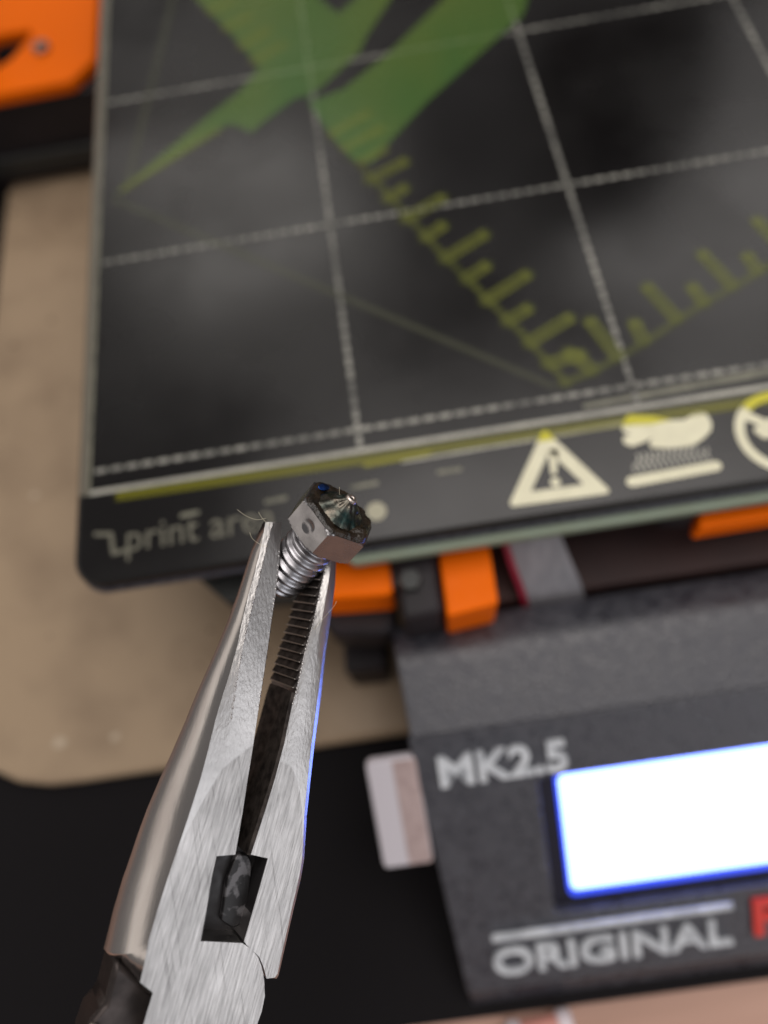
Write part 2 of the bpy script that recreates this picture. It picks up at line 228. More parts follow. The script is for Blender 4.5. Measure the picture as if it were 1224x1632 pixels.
    c2 = N(nt, 'ShaderNodeMapRange'); c2.inputs['From Min'].default_value = 0.3; c2.inputs['From Max'].default_value = 0.7
    c2.inputs['To Min'].default_value = 0.70; c2.inputs['To Max'].default_value = 1.08
    nt.links.new(bl.outputs['Fac'], c2.inputs['Value'])
    mu = N(nt, 'ShaderNodeMath', operation='MULTIPLY'); nt.links.new(c1.outputs[0], mu.inputs[0]); nt.links.new(c2.outputs[0], mu.inputs[1])
    vm = N(nt, 'ShaderNodeVectorMath', operation='SCALE'); vm.inputs[0].default_value = (0.60, 0.585, 0.575); nt.links.new(mu.outputs[0], vm.inputs['Scale'])
    nt.links.new(vm.outputs[0], b.inputs['Base Color'])
    ro = N(nt, 'ShaderNodeMix', data_type='FLOAT'); ro.inputs['A'].default_value = 0.29; ro.inputs['B'].default_value = 0.36
    nt.links.new(mask, ro.inputs['Factor']); nt.links.new(ro.outputs['Result'], b.inputs['Roughness'])
    return m
# ------------------------------------------------------------------ mesh helpers (coordinates in mm; bed top is z = 0)
ROOTS = {}
def thing(name, loc, label, cat, group=None, axes=None):
    o = bpy.data.objects.new(name, None); COL.objects.link(o); o.empty_display_size = 0.005
    m = Matrix.Identity(4)
    if axes: m = Matrix([Vector(a) for a in axes]).transposed().to_4x4()
    m.translation = Vector((loc[0], loc[1], loc[2] + LIFT)) * MM
    o.matrix_world = m
    o['label'] = label; o['category'] = cat
    if group: o['group'] = group
    ROOTS[o.name] = (Vector(loc), bool(axes))
    return o
def top(o):
    while o.parent: o = o.parent
    return o
def finish(name, me, m, parent, local_pts=True):
    me.materials.append(m)
    o = bpy.data.objects.new(name, me); COL.objects.link(o)
    if parent: o.parent = parent
    return o
def sharp(bm, ang):
    bm.normal_update()
    for f in bm.faces: f.smooth = True
    for e in bm.edges:
        if len(e.link_faces) == 2: e.smooth = e.calc_face_angle(3.2) < ang
        else: e.smooth = False
def put(name, bm, m, parent=None, ang=30, bevel=0.0, seg=2, sub=0, extra=()):
    """link a bmesh given in mm as ONE object; bed frame unless its thing has its own axes"""
    bmesh.ops.recalc_face_normals(bm, faces=bm.faces)
    if ang: sharp(bm, math.radians(ang))
    for e in extra: e.smooth = False
    ofs = Vector((0, 0, -LIFT)); 
    if parent:
        loc, own = ROOTS[top(parent).name]
        ofs = Vector((0, 0, 0)) if own else loc
    for v in bm.verts: v.co = (v.co - ofs) * MM
    me = bpy.data.meshes.new(name); bm.to_mesh(me); bm.free()
    o = finish(name, me, m, parent)
    if bevel:
        b = o.modifiers.new('edge', 'BEVEL'); b.width = bevel * MM; b.segments = seg; b.limit_method = 'ANGLE'; b.angle_limit = math.radians(35)
        b.harden_normals = False
    if sub:
        s = o.modifiers.new('smooth', 'SUBSURF'); s.levels = s.render_levels = sub
    return o
def structure(o, kind='structure'): o['kind'] = kind; return o
def prism(pts, z0, z1, holes=(), bm=None, f=None):
    """polygon with holes extruded between z0 and z1; f maps (x, y, z) to the final point"""
    bm = bm or bmesh.new(); f = f or (lambda x, y, z: (x, y, z))
    loops = [pts] + list(holes)
    es = []; T = []; 
    for lp in loops:
        vs = [bm.verts.new((x, y, 0)) for x, y in lp]; T.append(vs)
        for i in range(len(vs)): es.append(bm.edges.new((vs[i], vs[(i + 1) % len(vs)])))
    if holes:
        r = bmesh.ops.triangle_fill(bm, use_beauty=True, use_dissolve=False, edges=es); fs = [g for g in r['geom'] if isinstance(g, bmesh.types.BMFace)]
    else: fs = [bm.faces.new(T[0])]
    allv = {v for vs in T for v in vs}
    r = bmesh.ops.extrude_face_region(bm, geom=fs)
    up = [g for g in r['geom'] if isinstance(g, bmesh.types.BMVert)]
    lo_ids = set(allv)
    for v in up: v.co.z = z1
    for v in lo_ids: v.co.z = z0
    for v in up + list(lo_ids): v.co = f(*v.co)
    return bm
def flat(polys, z, f=None, bm=None):
    bm = bm or bmesh.new(); f = f or (lambda x, y, z: (x, y, z))
    for p in polys:
        bm.faces.new([bm.verts.new(f(x, y, z)) for x, y in p])
    bmesh.ops.triangulate(bm, faces=bm.faces[:])
    return bm
def box(x0, x1, y0, y1, z0, z1, bm=None, f=None): return prism([(x0, y0), (x1, y0), (x1, y1), (x0, y1)], z0, z1, bm=bm, f=f)
def rrect(x0, x1, y0, y1, r, n=6):
    P = []
    for cx_, cy_, a in ((x1 - r, y1 - r, 0), (x0 + r, y1 - r, 90), (x0 + r, y0 + r, 180), (x1 - r, y0 + r, 270)):
        for i in range(n + 1):
            t = math.radians(a + 90 * i / n); P.append((cx_ + r * math.cos(t), cy_ + r * math.sin(t)))
    return P
def stroke(p, q, w, round_=True):
    p, q = Vector(p), Vector(q); d = (q - p).normalized(); n = Vector((-d.y, d.x)) * w / 2; P = []
    if round_:
        for i in range(7):
            t = math.pi * (i / 6) - math.pi / 2; P.append(tuple(q + d * math.cos(t) * w / 2 + n * math.sin(t)))
        for i in range(7):
            t = math.pi * (i / 6) - math.pi / 2; P.append(tuple(p - d * math.cos(t) * w / 2 - n * math.sin(t)))
        return P
    return [tuple(p - n), tuple(q - n), tuple(q + n), tuple(p + n)]
def tube(path, r, n=10, bm=None, caps=True):
    bm = bm or bmesh.new(); path = [Vector(p) for p in path]; rings = []
    rr = r if isinstance(r, (list, tuple)) else [r] * len(path)
    for i, p in enumerate(path):
        d = (path[min(i + 1, len(path) - 1)] - path[max(i - 1, 0)]).normalized()
        u = d.cross(Vector((0.13, 0.21, 0.97))); 
        if u.length < 0.1: u = d.cross(Vector((1, 0, 0)))
        u.normalize(); v = d.cross(u)
        rings.append([bm.verts.new(p + (u * math.cos(2 * math.pi * k / n) + v * math.sin(2 * math.pi * k / n)) * rr[i]) for k in range(n)])
    for a, b in zip(rings, rings[1:]):
        for k in range(n): bm.faces.new((a[k], a[(k + 1) % n], b[(k + 1) % n], b[k]))
    if caps: bm.faces.new(rings[0][::-1]); bm.faces.new(rings[-1])
    return bm
def lathe(prof, n=32, bm=None, f=None):
    bm = bm or bmesh.new(); f = f or (lambda x, y, z: (x, y, z)); rings = []
    for r, z in prof:
        if r < 1e-6: rings.append([bm.verts.new(f(0, 0, z))])
        else: rings.append([bm.verts.new(f(r * math.cos(2 * math.pi * k / n), r * math.sin(2 * math.pi * k / n), z)) for k in range(n)])
    for a, b in zip(rings, rings[1:]):
        for k in range(n):
            k2 = (k + 1) % n
            if len(a) == 1 and len(b) == 1: continue
            if len(a) == 1: bm.faces.new((a[0], b[k2], b[k]))
            elif len(b) == 1: bm.faces.new((a[k], a[k2], b[0]))
            else: bm.faces.new((a[k], a[k2], b[k2], b[k]))
    return bm
def text_bm(s, x0, y0, w, h, z0, z1, f=None, bold=0.0, slant=0.0):
    """raised or printed lettering fitted to a box of w x h mm"""
    c = bpy.data.curves.new('lettering', 'FONT'); c.body = s; c.size = 1.0; c.offset = bold; c.extrude = 0.5; c.resolution_u = 4
    o = bpy.data.objects.new('lettering', c); COL.objects.link(o)
    dg = bpy.context.evaluated_depsgraph_get(); me = bpy.data.meshes.new_from_object(o.evaluated_get(dg))
    bpy.data.objects.remove(o); bpy.data.curves.remove(c)
    bm = bmesh.new(); bm.from_mesh(me); bpy.data.meshes.remove(me)
    xs = [v.co.x for v in bm.verts]; ys = [v.co.y for v in bm.verts]
    f = f or (lambda x, y, z: (x, y, z))
    for v in bm.verts:
        x = (v.co.x - min(xs)) / (max(xs) - min(xs)); y = (v.co.y - min(ys)) / (max(ys) - min(ys))
        v.co = f(x0 + x * w + slant * y * h, y0 + y * h, z0 if v.co.z < 0 else z1)
    bmesh.ops.remove_doubles(bm, verts=bm.verts, dist=1e-4)
    return bm
# ------------------------------------------------------------------ setting
structure(put('table', prism(rrect(-520, 680, -420, 620, 20), -90, -64), WOOD, bevel=2))
mat_o = put('desk_mat', prism(rrect(-260, 420, -103.6, 330, 8), -63.96, -62.4), MATBLACK, bevel=0.5)
mat_o['label'] = 'flat black mat under the printer and the tan board'; mat_o['category'] = 'mat'
bd = thing('base_board', (70, 54, -62.4), 'tan mottled board with rounded corners lying under the glossy black bed', 'board')
pts = []
for cxx, cyy, r, a in ((-61.5 + 24, -46.7 + 22, 23, 180),): pass
corner = [(-62.0, -24.0), (-60.6, -30.5), (-56.5, -36.5), (-50.5, -41.2), (-43.5, -44.9), (-36.0, -46.6), (-28.0, -46.9)]
pts = corner + [(240, -46.9), (240, 155.5), (-56, 155.5), (-60.5, 153.6), (-62.0, 149.0)]
put('panel', prism(pts, -62.38, -58.2), BOARD, bd, bevel=1.6, seg=4)
sp = bmesh.new()
rs = random.Random(3)
for k in range(34):
    x, y = rs.uniform(-60, 48), rs.uniform(-44, 150); r = rs.uniform(0.3, 1.1)
    p = [(x + r * rs.uniform(.6, 1.2) * math.cos(a), y + r * rs.uniform(.5, 1.1) * math.sin(a)) for a in [i * math.pi / 5 for i in range(10)]]
    flat([p], -58.17, bm=sp)
s_ = put('speck', sp, mat('board_stain', (0.20, 0.14, 0.09), 0.6, alpha=0.55), bd); s_['kind'] = 'stuff'
FLECK = mat('board_fleck', (0.52, 0.42, 0.31), 0.5)
for x, y, r in ((-33.5, -37.5, 1.7), (-56, 5, 2.0), (-20, -38, 1.2), (-44, 30, 1.0)):
    put('pale_fleck', flat([[(x + r * math.cos(a) * rs.uniform(.8, 1.2), y + r * math.sin(a) * rs.uniform(.6, 1)) for a in [i * math.pi / 6 for i in range(12)]]], -58.15), FLECK, bd)

# ------------------------------------------------------------------ heated bed
hb = thing('heated_bed', (120, 90, -6), 'glossy black heated plate with printed grid lines and cream warning symbols', 'heated bed')
edge = rrect(-2.2, 255, -22.3, 214, 5.5, 8)
put('build_plate', prism(edge, -2.2, 0), BED, hb, bevel=0.8, seg=3)
put('plate_rim', prism(rrect(-1.9, 254.7, -22.7, 213.7, 5.0, 8), -3.6, -2.25), BEDRIM, hb, bevel=0.3)
put('circuit_board', prism([(42, -20), (46, -24.1), (254, -24.1), (254, 212), (0, 212), (0, -20)], -5.8, -3.65), PCB, hb, bevel=0.25)
put('carriage_plate', prism([(13, -16), (21.5, -25.2), (54, -27.5), (54, 60), (210, 60), (210, 180), (13, 180)], -17, -11), DARKMET, hb, bevel=0.6)
Z1, Z2, Z3, Z4 = 0.02, 0.045, 0.07, 0.095
put('margin_reflection_strip', flat([[(-1.75, -4.6), (-0.35, -4.6), (-0.35, 208), (-1.75, 208)]], Z1), mat('margin_reflection', (0.15, 0.135, 0.105), 0.4), hb, ang=0)  # tan reflection along the left margin, painted as a grey-brown strip
put('side_border', flat([[(-0.20, -4.75), (0.35, -4.75), (0.35, 208), (-0.20, 208)]], Z2), DIMP, hb, ang=0)
put('front_border', flat([[(0.37, -4.75), (250, -5.25), (250, -4.25), (0.37, -3.85)]], Z2), LINEP, hb, ang=0)
dash = bmesh.new()
def dashes(p, q, pitch, fill, w):
    p, q = Vector(p), Vector(q); L = (q - p).length; d = (q - p) / L; n = int(L / pitch)
    for i in range(n):
        a = p + d * (i * pitch); flat([stroke(a, a + d * pitch * fill, w)], Z2, bm=dash)
for y in (0, 50, 100, 150, 200): dashes((1.5, y), (248, y), 2.9, 0.52, 0.95)
for x in (50, 100, 150, 200):
    dashes((x, -3.2), (x, 208), 2.9, 0.54, 1.0)
g_ = put('grid_dash', dash, DASHP, hb, ang=0); g_['kind'] = 'stuff'
# green and olive film lying on the plate
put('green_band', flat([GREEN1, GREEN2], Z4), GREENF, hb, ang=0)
tk = bmesh.new()
def polyl(pts, w, z):
    for a, b in zip(pts, pts[1:]): flat([stroke(a, b, w)], z, bm=tk)
def merge_strokes(strokes, z, name, m):
    bm = bmesh.new()
    for i, (a, b, w) in enumerate(strokes): flat([stroke(a, b, w)], z + 0.003 * i, bm=bm)
    return put(name, bm, m, hb, ang=0)
def union_strokes(strokes, z):            # one layer: grow each stroke slightly different in height so faces never coincide
    bm = bmesh.new()
    for i, (a, b, w) in enumerate(strokes): flat([stroke(a, b, w)], z + 0.002 * i, bm=bm)
    return bm
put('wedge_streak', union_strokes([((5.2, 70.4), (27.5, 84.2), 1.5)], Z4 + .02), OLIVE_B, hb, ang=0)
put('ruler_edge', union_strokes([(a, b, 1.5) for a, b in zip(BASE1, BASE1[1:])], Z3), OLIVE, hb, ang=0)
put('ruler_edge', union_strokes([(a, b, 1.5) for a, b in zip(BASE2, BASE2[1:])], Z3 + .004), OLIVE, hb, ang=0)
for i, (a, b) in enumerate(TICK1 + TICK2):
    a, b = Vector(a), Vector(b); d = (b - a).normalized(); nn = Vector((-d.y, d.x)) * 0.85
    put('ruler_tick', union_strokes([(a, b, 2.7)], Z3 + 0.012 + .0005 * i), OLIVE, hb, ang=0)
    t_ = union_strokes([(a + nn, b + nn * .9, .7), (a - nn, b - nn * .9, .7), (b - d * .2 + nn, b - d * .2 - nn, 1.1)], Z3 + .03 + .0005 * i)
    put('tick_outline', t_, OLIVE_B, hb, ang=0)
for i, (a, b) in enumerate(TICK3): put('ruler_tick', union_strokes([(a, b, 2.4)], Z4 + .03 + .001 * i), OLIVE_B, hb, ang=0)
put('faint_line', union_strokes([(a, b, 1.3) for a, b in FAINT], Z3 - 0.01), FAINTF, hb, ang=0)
(x0, y0), (x1, y1) = STRIP
put('olive_strip', flat([[(x0, y0 - .2), (x1, y1 - .7), (x1, y1 + 1.5), (x0, y0 + 1.6)]], Z4), YELLOWF, hb, ang=0)
(x0, y0), (x1, y1) = OLIVE_S
put('pale_strip', flat([[(x0, y0 - .55), (x1, y1 - .8), (x1, y1 + .8), (x0, y0 + .35)]], Z1), DIMP, hb, ang=0)
(x0, y0), (x1, y1) = SECOND
put('second_line', flat([[(x0, y0 - .2), (x1, y1 - .5), (x1, y1 + .4), (x0, y0 + .2)]], Z2), LINEP, hb, ang=0)
put('mark', union_strokes([(a, b, 0.8) for a, b in MARKS], Z2), DIMP, hb, ang=0)
dx, dy = DOT[0]
put('locating_dot', flat([[(dx + 1.75 * math.cos(a), dy + 1.75 * math.sin(a)) for a in [i * math.pi / 12 for i in range(24)]]], Z2), mat('faded_print', (0.42, 0.40, 0.29), 0.5), hb, ang=0)
tl = text_bm('print area', TEXT[0][0] + 0.2, -18.6, 26.4, 6.6, Z1, Z2, bold=0.0)
put('lettering', tl, mat('faint_lettering', (0.145, 0.14, 0.105), 0.5), hb, ang=0)
put('arrow_mark', union_strokes([((1.6, -12.6), (4.4, -13.0), 0.8), ((4.4, -13.0), (4.9, -16.8), 0.8), ((4.9, -16.8), (6.9, -16.6), 0.8)], Z2), bpy.data.materials['faint_lettering'], hb, ang=0)
# warning triangle
def inset(tri, k):
    c = Vector((sum(p[0] for p in tri) / 3, sum(p[1] for p in tri) / 3)); return [tuple(c + (Vector(p) - c) * k) for p in tri]
def roundpoly(P, r, n=4):
    out = []; L = len(P)
    for i in range(L):
        p, a, b = Vector(P[i]), Vector(P[i - 1]), Vector(P[(i + 1) % L])
        u = p + (a - p).normalized() * r; v = p + (b - p).normalized() * r
        for k in range(n + 1):
            t = k / n; out.append(tuple(u * (1 - t) ** 2 + p * 2 * t * (1 - t) + v * t * t))
    return out
tri = [TRI[0], TRI[1], TRI[2]]
put('warning_triangle', prism(roundpoly(inset(tri, 1.10), 1.4), Z1, Z2, holes=[roundpoly(inset(tri, 0.56), 0.5)]), PRINT, hb, ang=0)
(ex, ey), (fx, fy) = EXC
put('exclamation_mark', flat([[(ex - .95, ey + .3), (ex - .5, ey + .75), (ex + .5, ey + .75), (ex + .95, ey + .2), (fx + .55, fy + 2.3), (fx - .25, fy + 2.3)],
     [(fx + .1 + .85 * math.cos(a), fy + .85 + .85 * math.sin(a)) for a in [i * math.pi / 8 for i in range(16)]]], Z2), PRINT, hb, ang=0)
put('hand_symbol', flat([roundpoly(HAND, 0.35)], Z2), PRINT, hb, ang=0)
hw = bmesh.new()
flat([stroke(BAR[0], BAR[1], 1.9)], Z2, bm=hw)
put('hot_plate_symbol', hw, PRINT, hb, ang=0)
hw = bmesh.new()
for i in range(14):
    t = i / 13; x = 95.9 + 12.6 * t; h = 3.3 if 0 < i < 12 else (1.6 if i == 0 else 2.2)
    P = [(x + 0.28 * math.sin(k * 1.3 + 0.5) + 0.04 * k * (1), -16.9 + 0.25 * t + h * k / 7) for k in range(8)]
    for a, b in zip(P, P[1:]): flat([stroke(a, b, 0.42, False)], Z2, bm=hw)
put('heat_wave', hw, LINEP, hb, ang=0)
rx, ry, R_ = 122.3, -13.6, 8.0
circ = lambda r, n=40: [(rx + r * math.cos(2 * math.pi * i / n), ry + r * math.sin(2 * math.pi * i / n)) for i in range(n)]
put('prohibition_ring', prism(circ(R_), Z1, Z2, holes=[circ(R_ - 1.7)]), PRINT, hb, ang=0)
q = [(-5.4, 5.2), (-3.4, 6.3)]
put('prohibition_bar', flat([stroke((rx - 5.2, ry + 4.2), (rx + 5.2, ry - 4.2), 1.7)], Z2 + 0.004), PRINT, hb, ang=0)
HS = [(rx - 5.0, ry + 1.2), (rx - 2.2, ry + 2.6), (rx + 2, ry + 4), (rx + 5, ry + 3), (rx + 5.2, ry - 0.5), (rx + 1, ry - 1.6), (rx - 1.6, ry - 0.6), (rx - 3.6, ry - 1.0)]
put('hand_mark', flat([roundpoly(HS, 0.7)], Z2 + 0.008), PRINT, hb, ang=0)

YT = mat('yellow_tint_film', (0.80, 0.74, 0.015), 0.3, alpha=0.72)
zt = Z4 + 0.03
ty = TRI[0][1]
put('yellow_tint', flat([[(TRI[0][0] - 1.6, ty - 1.6), (TRI[0][0] + 1.5, ty - 1.7), (TRI[0][0] + .4, ty + .35), (TRI[0][0] - .4, ty + .35)]], zt), YT, hb, ang=0)
put('yellow_tint', flat([[(96.0, -7.6), (97.3, -6.2), (97.7, -5.7), (101.5, -6.7), (104.6, -8.1), (101, -8.35)]], zt), YT, hb, ang=0)
arc = [(rx + 8.0 * math.cos(a), ry + 8.0 * math.sin(a)) for a in [math.radians(50 + 8 * i) for i in range(11)]] + [(rx + 6.3 * math.cos(a), ry + 6.3 * math.sin(a)) for a in [math.radians(130 - 8 * i) for i in range(11)]]
put('yellow_tint', flat([arc], zt), YT, hb, ang=0)
put('yellow_tint', flat([stroke((50.5, -7.5), (62, -7.1), .9)], zt), mat('yellow_smear', (0.42, 0.40, 0.02), 0.3, alpha=.5), hb, ang=0)

# ------------------------------------------------------------------ printer parts round the bed
fr = thing('printer_frame', (-60, 170, -62), 'black upright frame base behind the tan board under the orange bracket', 'frame')
put('frame_plate', box(-140, -13, 151, 163, -57, -29.3), BLACKPL, fr, bevel=1)
put('frame_foot', box(-130, -18, 153.5, 166, -62.3, -57.05), BLACKPL, fr, bevel=1)
put('cross_rib', box(-140, -13, 148.8, 150.95, -52, -46), DARKMET, fr, bevel=0.5)
ob = thing('corner_bracket', (-40, 170, -29), 'large orange printed bracket with a screw and dark opening beside the bed', 'bracket')
hole = [(-58, 176), (-47, 178.8), (-37.6, 178.2), (-36.8, 175.5), (-43.0, 165.0), (-50, 160), (-58, 160)]
put('bracket_body', prism([(-100, 148.8), (-23.2, 149.9), (-15.7, 158.6), (-15.4, 240), (-100, 240)], -29.2, -25, holes=[hole]), ORANGE, ob, bevel=0.9, seg=3)
put('rod', tube([(-51, 169, -29), (-51, 169, 60)], 4.0, 20), RODMET, ob)
scr = bmesh.new(); lathe([(0, -24.0), (1.0, -24.0), (1.15, -23.4), (2.3, -23.4), (2.6, -23.9), (2.6, -25.0)], 20, scr, lambda x, y, z: (x - 32.6, y + 166.6, z))
put('screw', scr, mat('screw_steel', (0.34, 0.30, 0.28), 0.35, metal=1.0), ob)

o1 = thing('rod_holder', (46, -20, -20), 'small orange block below the bed edge just right of the nozzle', 'bracket', 'orange printed holders under the bed')
put('holder_body', prism(roundpoly([(38.5, -27.5), (51.8, -28.6), (52.2, -14), (38, -14)], 1.2), -21, -10), ORANGE, o1, bevel=0.8, seg=3)
put('lower_clamp', prism(roundpoly([(37, -31), (51, -33), (52, -20), (38, -16)], 4), -33, -21.2), BLACKPL, o1, bevel=1.2, seg=3)
ft = thing('machine_foot', (43, -28, -58), 'black square foot standing on the tan board left of the display box', 'foot')
put('foot_block', prism(roundpoly([(38.0, -34.5), (46.8, -35), (47.6, -25), (38.4, -24)], 0.8), -58.1, -42), BLACKPL, ft, bevel=0.8)
put('foot_stem', tube([(43, -27, -42), (43, -23, -34)], 3.2, 16), BLACKPL, ft)
o2 = thing('belt_holder', (66, -24, -20), 'upright orange holder with a notched top between black rod and grey ribbon', 'bracket', 'orange printed holders under the bed')
def skew(x, y, z): return (x, y, z)
put('holder_body', prism(roundpoly([(60.6, -34), (69.9, -33), (70.6, -16), (64.4, -16), (61.0, -22)], 0.8), -30, -10.5), ORANGE, o2, bevel=0.7, seg=3)
put('holder_tab', prism(roundpoly([(60.8, -19.6), (63.6, -19.2), (64.2, -14), (61, -14)], 0.5), -14, -8), ORANGE, o2, bevel=0.4)
rd = thing('smooth_rod', (56, -20, -20), 'black vertical post between the two orange blocks under the bed', 'post')
put('post_body', prism(roundpoly([(52.8, -34), (60.0, -33.4), (60.4, -12), (52.8, -12)], 1.6), -40, -9), BLACKPL, rd, bevel=1, seg=3)
put('post_nut', lathe([(0, -7.4), (1.9, -7.4), (2.2, -8), (2.2, -8.9), (0, -8.9)], 6, f=lambda x, y, z: (x + 55.2, y - 27.2, z)), DARKMET, rd)
o3 = thing('idler_holder', (125, -21, -14), 'long rounded orange bar under the bed edge at right', 'bracket', 'orange printed holders under the bed')
put('holder_body', prism(roundpoly([(107.0, -25.4), (160, -24.9), (160, -14), (112.5, -14)], 1.4), -15, -9.6), ORANGE, o3, bevel=1.5, seg=4)
put('end_cap', prism(roundpoly([(101.5, -22.5), (107.2, -23.5), (109.5, -14), (102, -14)], 1.2), -14, -9.8), BLACKPL, o3, bevel=0.8)
cr = thing('shade_block', (130, -10, -50), 'dark brown block added as painted shade under the bed', 'shade block')
put('shade_block_body', box(58, 240, -28.6, -6, -58, -27), mat('shade_maroon', (0.055, 0.026, 0.024), 0.6, color2=(0.035, 0.018, 0.018), vscale=60), cr, bevel=1)  # added block; its maroon colour stands in for shade under the bed
# ribbon cable
rb = thing('ribbon_cable', (80, -25, -20), 'flat grey ribbon cable with a red edge running from bed to display box', 'cable')
path = [((74.6, 84.0), -12, -10.2), ((74.0, 83.6), -17, -10.6), ((73.0, 83.6), -20.5, -12.5), ((74.0, 85.4), -24, -17.5), ((75.6, 87.6), -28, -23), ((77.2, 89.8), -31, -32), ((78.2, 91.2), -32, -44)]
def ribbon(u0, u1, cols, name, m):
    bm = bmesh.new(); rows = []
    for (xa, xb), y, z in path:
        rows.append([[bm.verts.new((xa + (xb - xa) * (u0 + (u1 - u0) * c / cols), y - dz * 0.4, z + 0.32 * abs(math.sin(math.pi * c / 2)) * (1 if dz > 0 else -1) * .6 + dz)) for c in range(cols + 1)] for dz in (0.25, -0.25)])
    for a, b in zip(rows, rows[1:]):
        for s in (0, 1):
            for c in range(cols): bm.faces.new((a[s][c], a[s][c + 1], b[s][c + 1], b[s][c]))
        for c in (0, cols): bm.faces.new((a[0][c], b[0][c], b[1][c], a[1][c]))
    return put(name, bm, m, rb, ang=60, sub=0)
ribbon(0.0, 0.10, 2, 'red_wire', RIBRED); ribbon(0.105, 1.0, 18, 'grey_wires', RIB)
# extruder, hanging over the far part of the bed (its dark shape mirrors in the plate)
ex_ = thing('extruder', (158, 158, 60), 'black extruder carriage hanging over the rear of the bed', 'extruder')
put('extruder_body', prism(roundpoly([(128, 150), (186, 146), (194, 196), (134, 200)], 9), 62, 128), BLACKPL, ex_, bevel=8, seg=4)
put('heater_block', box(152, 168, 160, 172, 52, 61.5), DARKMET, ex_, bevel=0.8)
put('fan_duct', prism(roundpoly([(140, 141), (160, 141), (162, 149), (138, 149)], 3), 66, 80), BLACKPL, ex_, bevel=1.5)
for zz in (80, 125): put('rail', tube([(-60, 196, zz), (320, 196, zz)], 4, 16), RODMET, ex_)

# ------------------------------------------------------------------ display box
T35 = math.radians(35); c35, s35 = math.cos(T35), math.sin(T35)
def PF(u, v, w): return (u, -60 + v * c35 - w * s35, -30 + v * s35 + w * c35)
db = thing('display_box', (120, -66, -64), 'black printed box with lit screen and grey raised ORIGINAL lettering', 'display')
def xl(y): 
    return 53.9 + (50.5 - 53.9) * (y + 102) / 50.5 if y < -51.5 else 50.5 + (49.8 - 50.5) * (y + 51.5) / 21
bm = bmesh.new()
_, ya, za = PF(0, -45.6, -2.5); _, yb, zb = PF(0, 9.3, -2.5)
prof = [(-101.9, -63.9), (-98.0, -57.0), (ya, za), (yb, zb), (-51.95, -24.42), (-40.5, -21.75), (-38.6, -21.4), (-37.0, -21.55), (-35.4, -22.2), (-30.6, -24.8), (-29.6, -63.9)]
lo_ = [bm.verts.new((xl(y) + 0.25, y, z)) for y, z in prof]; hi_ = [bm.verts.new((206, y, z)) for y, z in prof]
bm.faces.new(lo_); bm.faces.new(hi_[::-1])
for i in range(len(prof)):
    j = (i + 1) % len(prof); bm.faces.new((lo_[i], hi_[i], hi_[j], lo_[j]))
put('case_body', bm, CASE, db, bevel=0.35, seg=3)
win = rrect(72.9, 162, -31.2, -1.9, 1.2)
put('front_panel', prism([(53.7, -46), (206, -46), (206, 9.75), (50.4, 9.75)], -2.45, 0, holes=[win], f=PF), CASE, db, bevel=0.18, seg=2)
put('screen_frame', prism(rrect(72.5, 162.4, -31.6, -1.5, 1.0), -2.44, -2.1, f=PF), BEZEL, db)
scn = put('screen_border', prism(rrect(76.2, 153.0, -29.1, -2.35, 1.6), -2.05, -1.5, f=PF), LCDBLUE, db)
put('screen', prism(rrect(76.8, 152.6, -27.5, -2.7, 1.4), -1.48, -1.3, f=PF), LCDWHITE, db)
def letters(name, s, u, v, w, h, m, bold=0.02, t=0.9): return put(name, text_bm(s, u, v, w, h, 0.01, t, f=PF, bold=bold), m, db, ang=40)
letters('lettering', 'MK2.5', 54.9, -0.6, 23.8, 6.2, LETTER, 0.025)
letters('lettering', 'ORIGINAL', 59.6, -42.8, 46.6, 5.9, LETTER, 0.02)
put('raised_line', prism([(60.0, -34.9), (106.7, -34.9), (106.7, -33.6), (60.0, -33.6)], 0.01, 0.9, f=PF), LETTER, db, bevel=0.15)
letters('red_lettering', 'P', 110.5, -41.7, 6.0, 8.0, REDLET, 0.03)
sd = thing('memory_card', (45, -65, -33), 'white memory card sticking out of the left side of the display box', 'memory card')
put('card_body', prism(rrect(41.7, 62, -16.2, 6.4, 1.3), -6.5, -4.4, f=lambda u, v, w: PF(u, v, w + 5.4)), CARD, sd, bevel=0.3) if False else \
put('card_body', prism(rrect(41.7, 51.2, -16.2, 6.2, 1.1), -2.1, 0, f=PF), CARD, sd, bevel=0.35)
put('card_label', prism([(46.6, -15.9), (51.0, -15.9), (51.0, 5.9), (46.6, 5.9)], 0.02, 0.10, f=PF), CARDLAB, sd)
# little pale thing on the wood in front of the box
pk = thing('candy_roll', (67, -106, -62), 'small pinkish roll with two pale rounded ends below the display box', 'roll')
put('roll_body', tube([(61.5, -107.2, -61.4), (72.5, -106.4, -61.2)], 2.4, 18), PINKO, pk)
for x, y in ((61.6, -107.0), (71.8, -106.2)):
    put('roll_end', tube([(x - 1.7, y, -61.3), (x - 1.2, y, -61.3), (x + 1.2, y, -61.3), (x + 1.7, y, -61.3)], [1.6, 2.7, 2.7, 1.6], 18), PALE, pk)

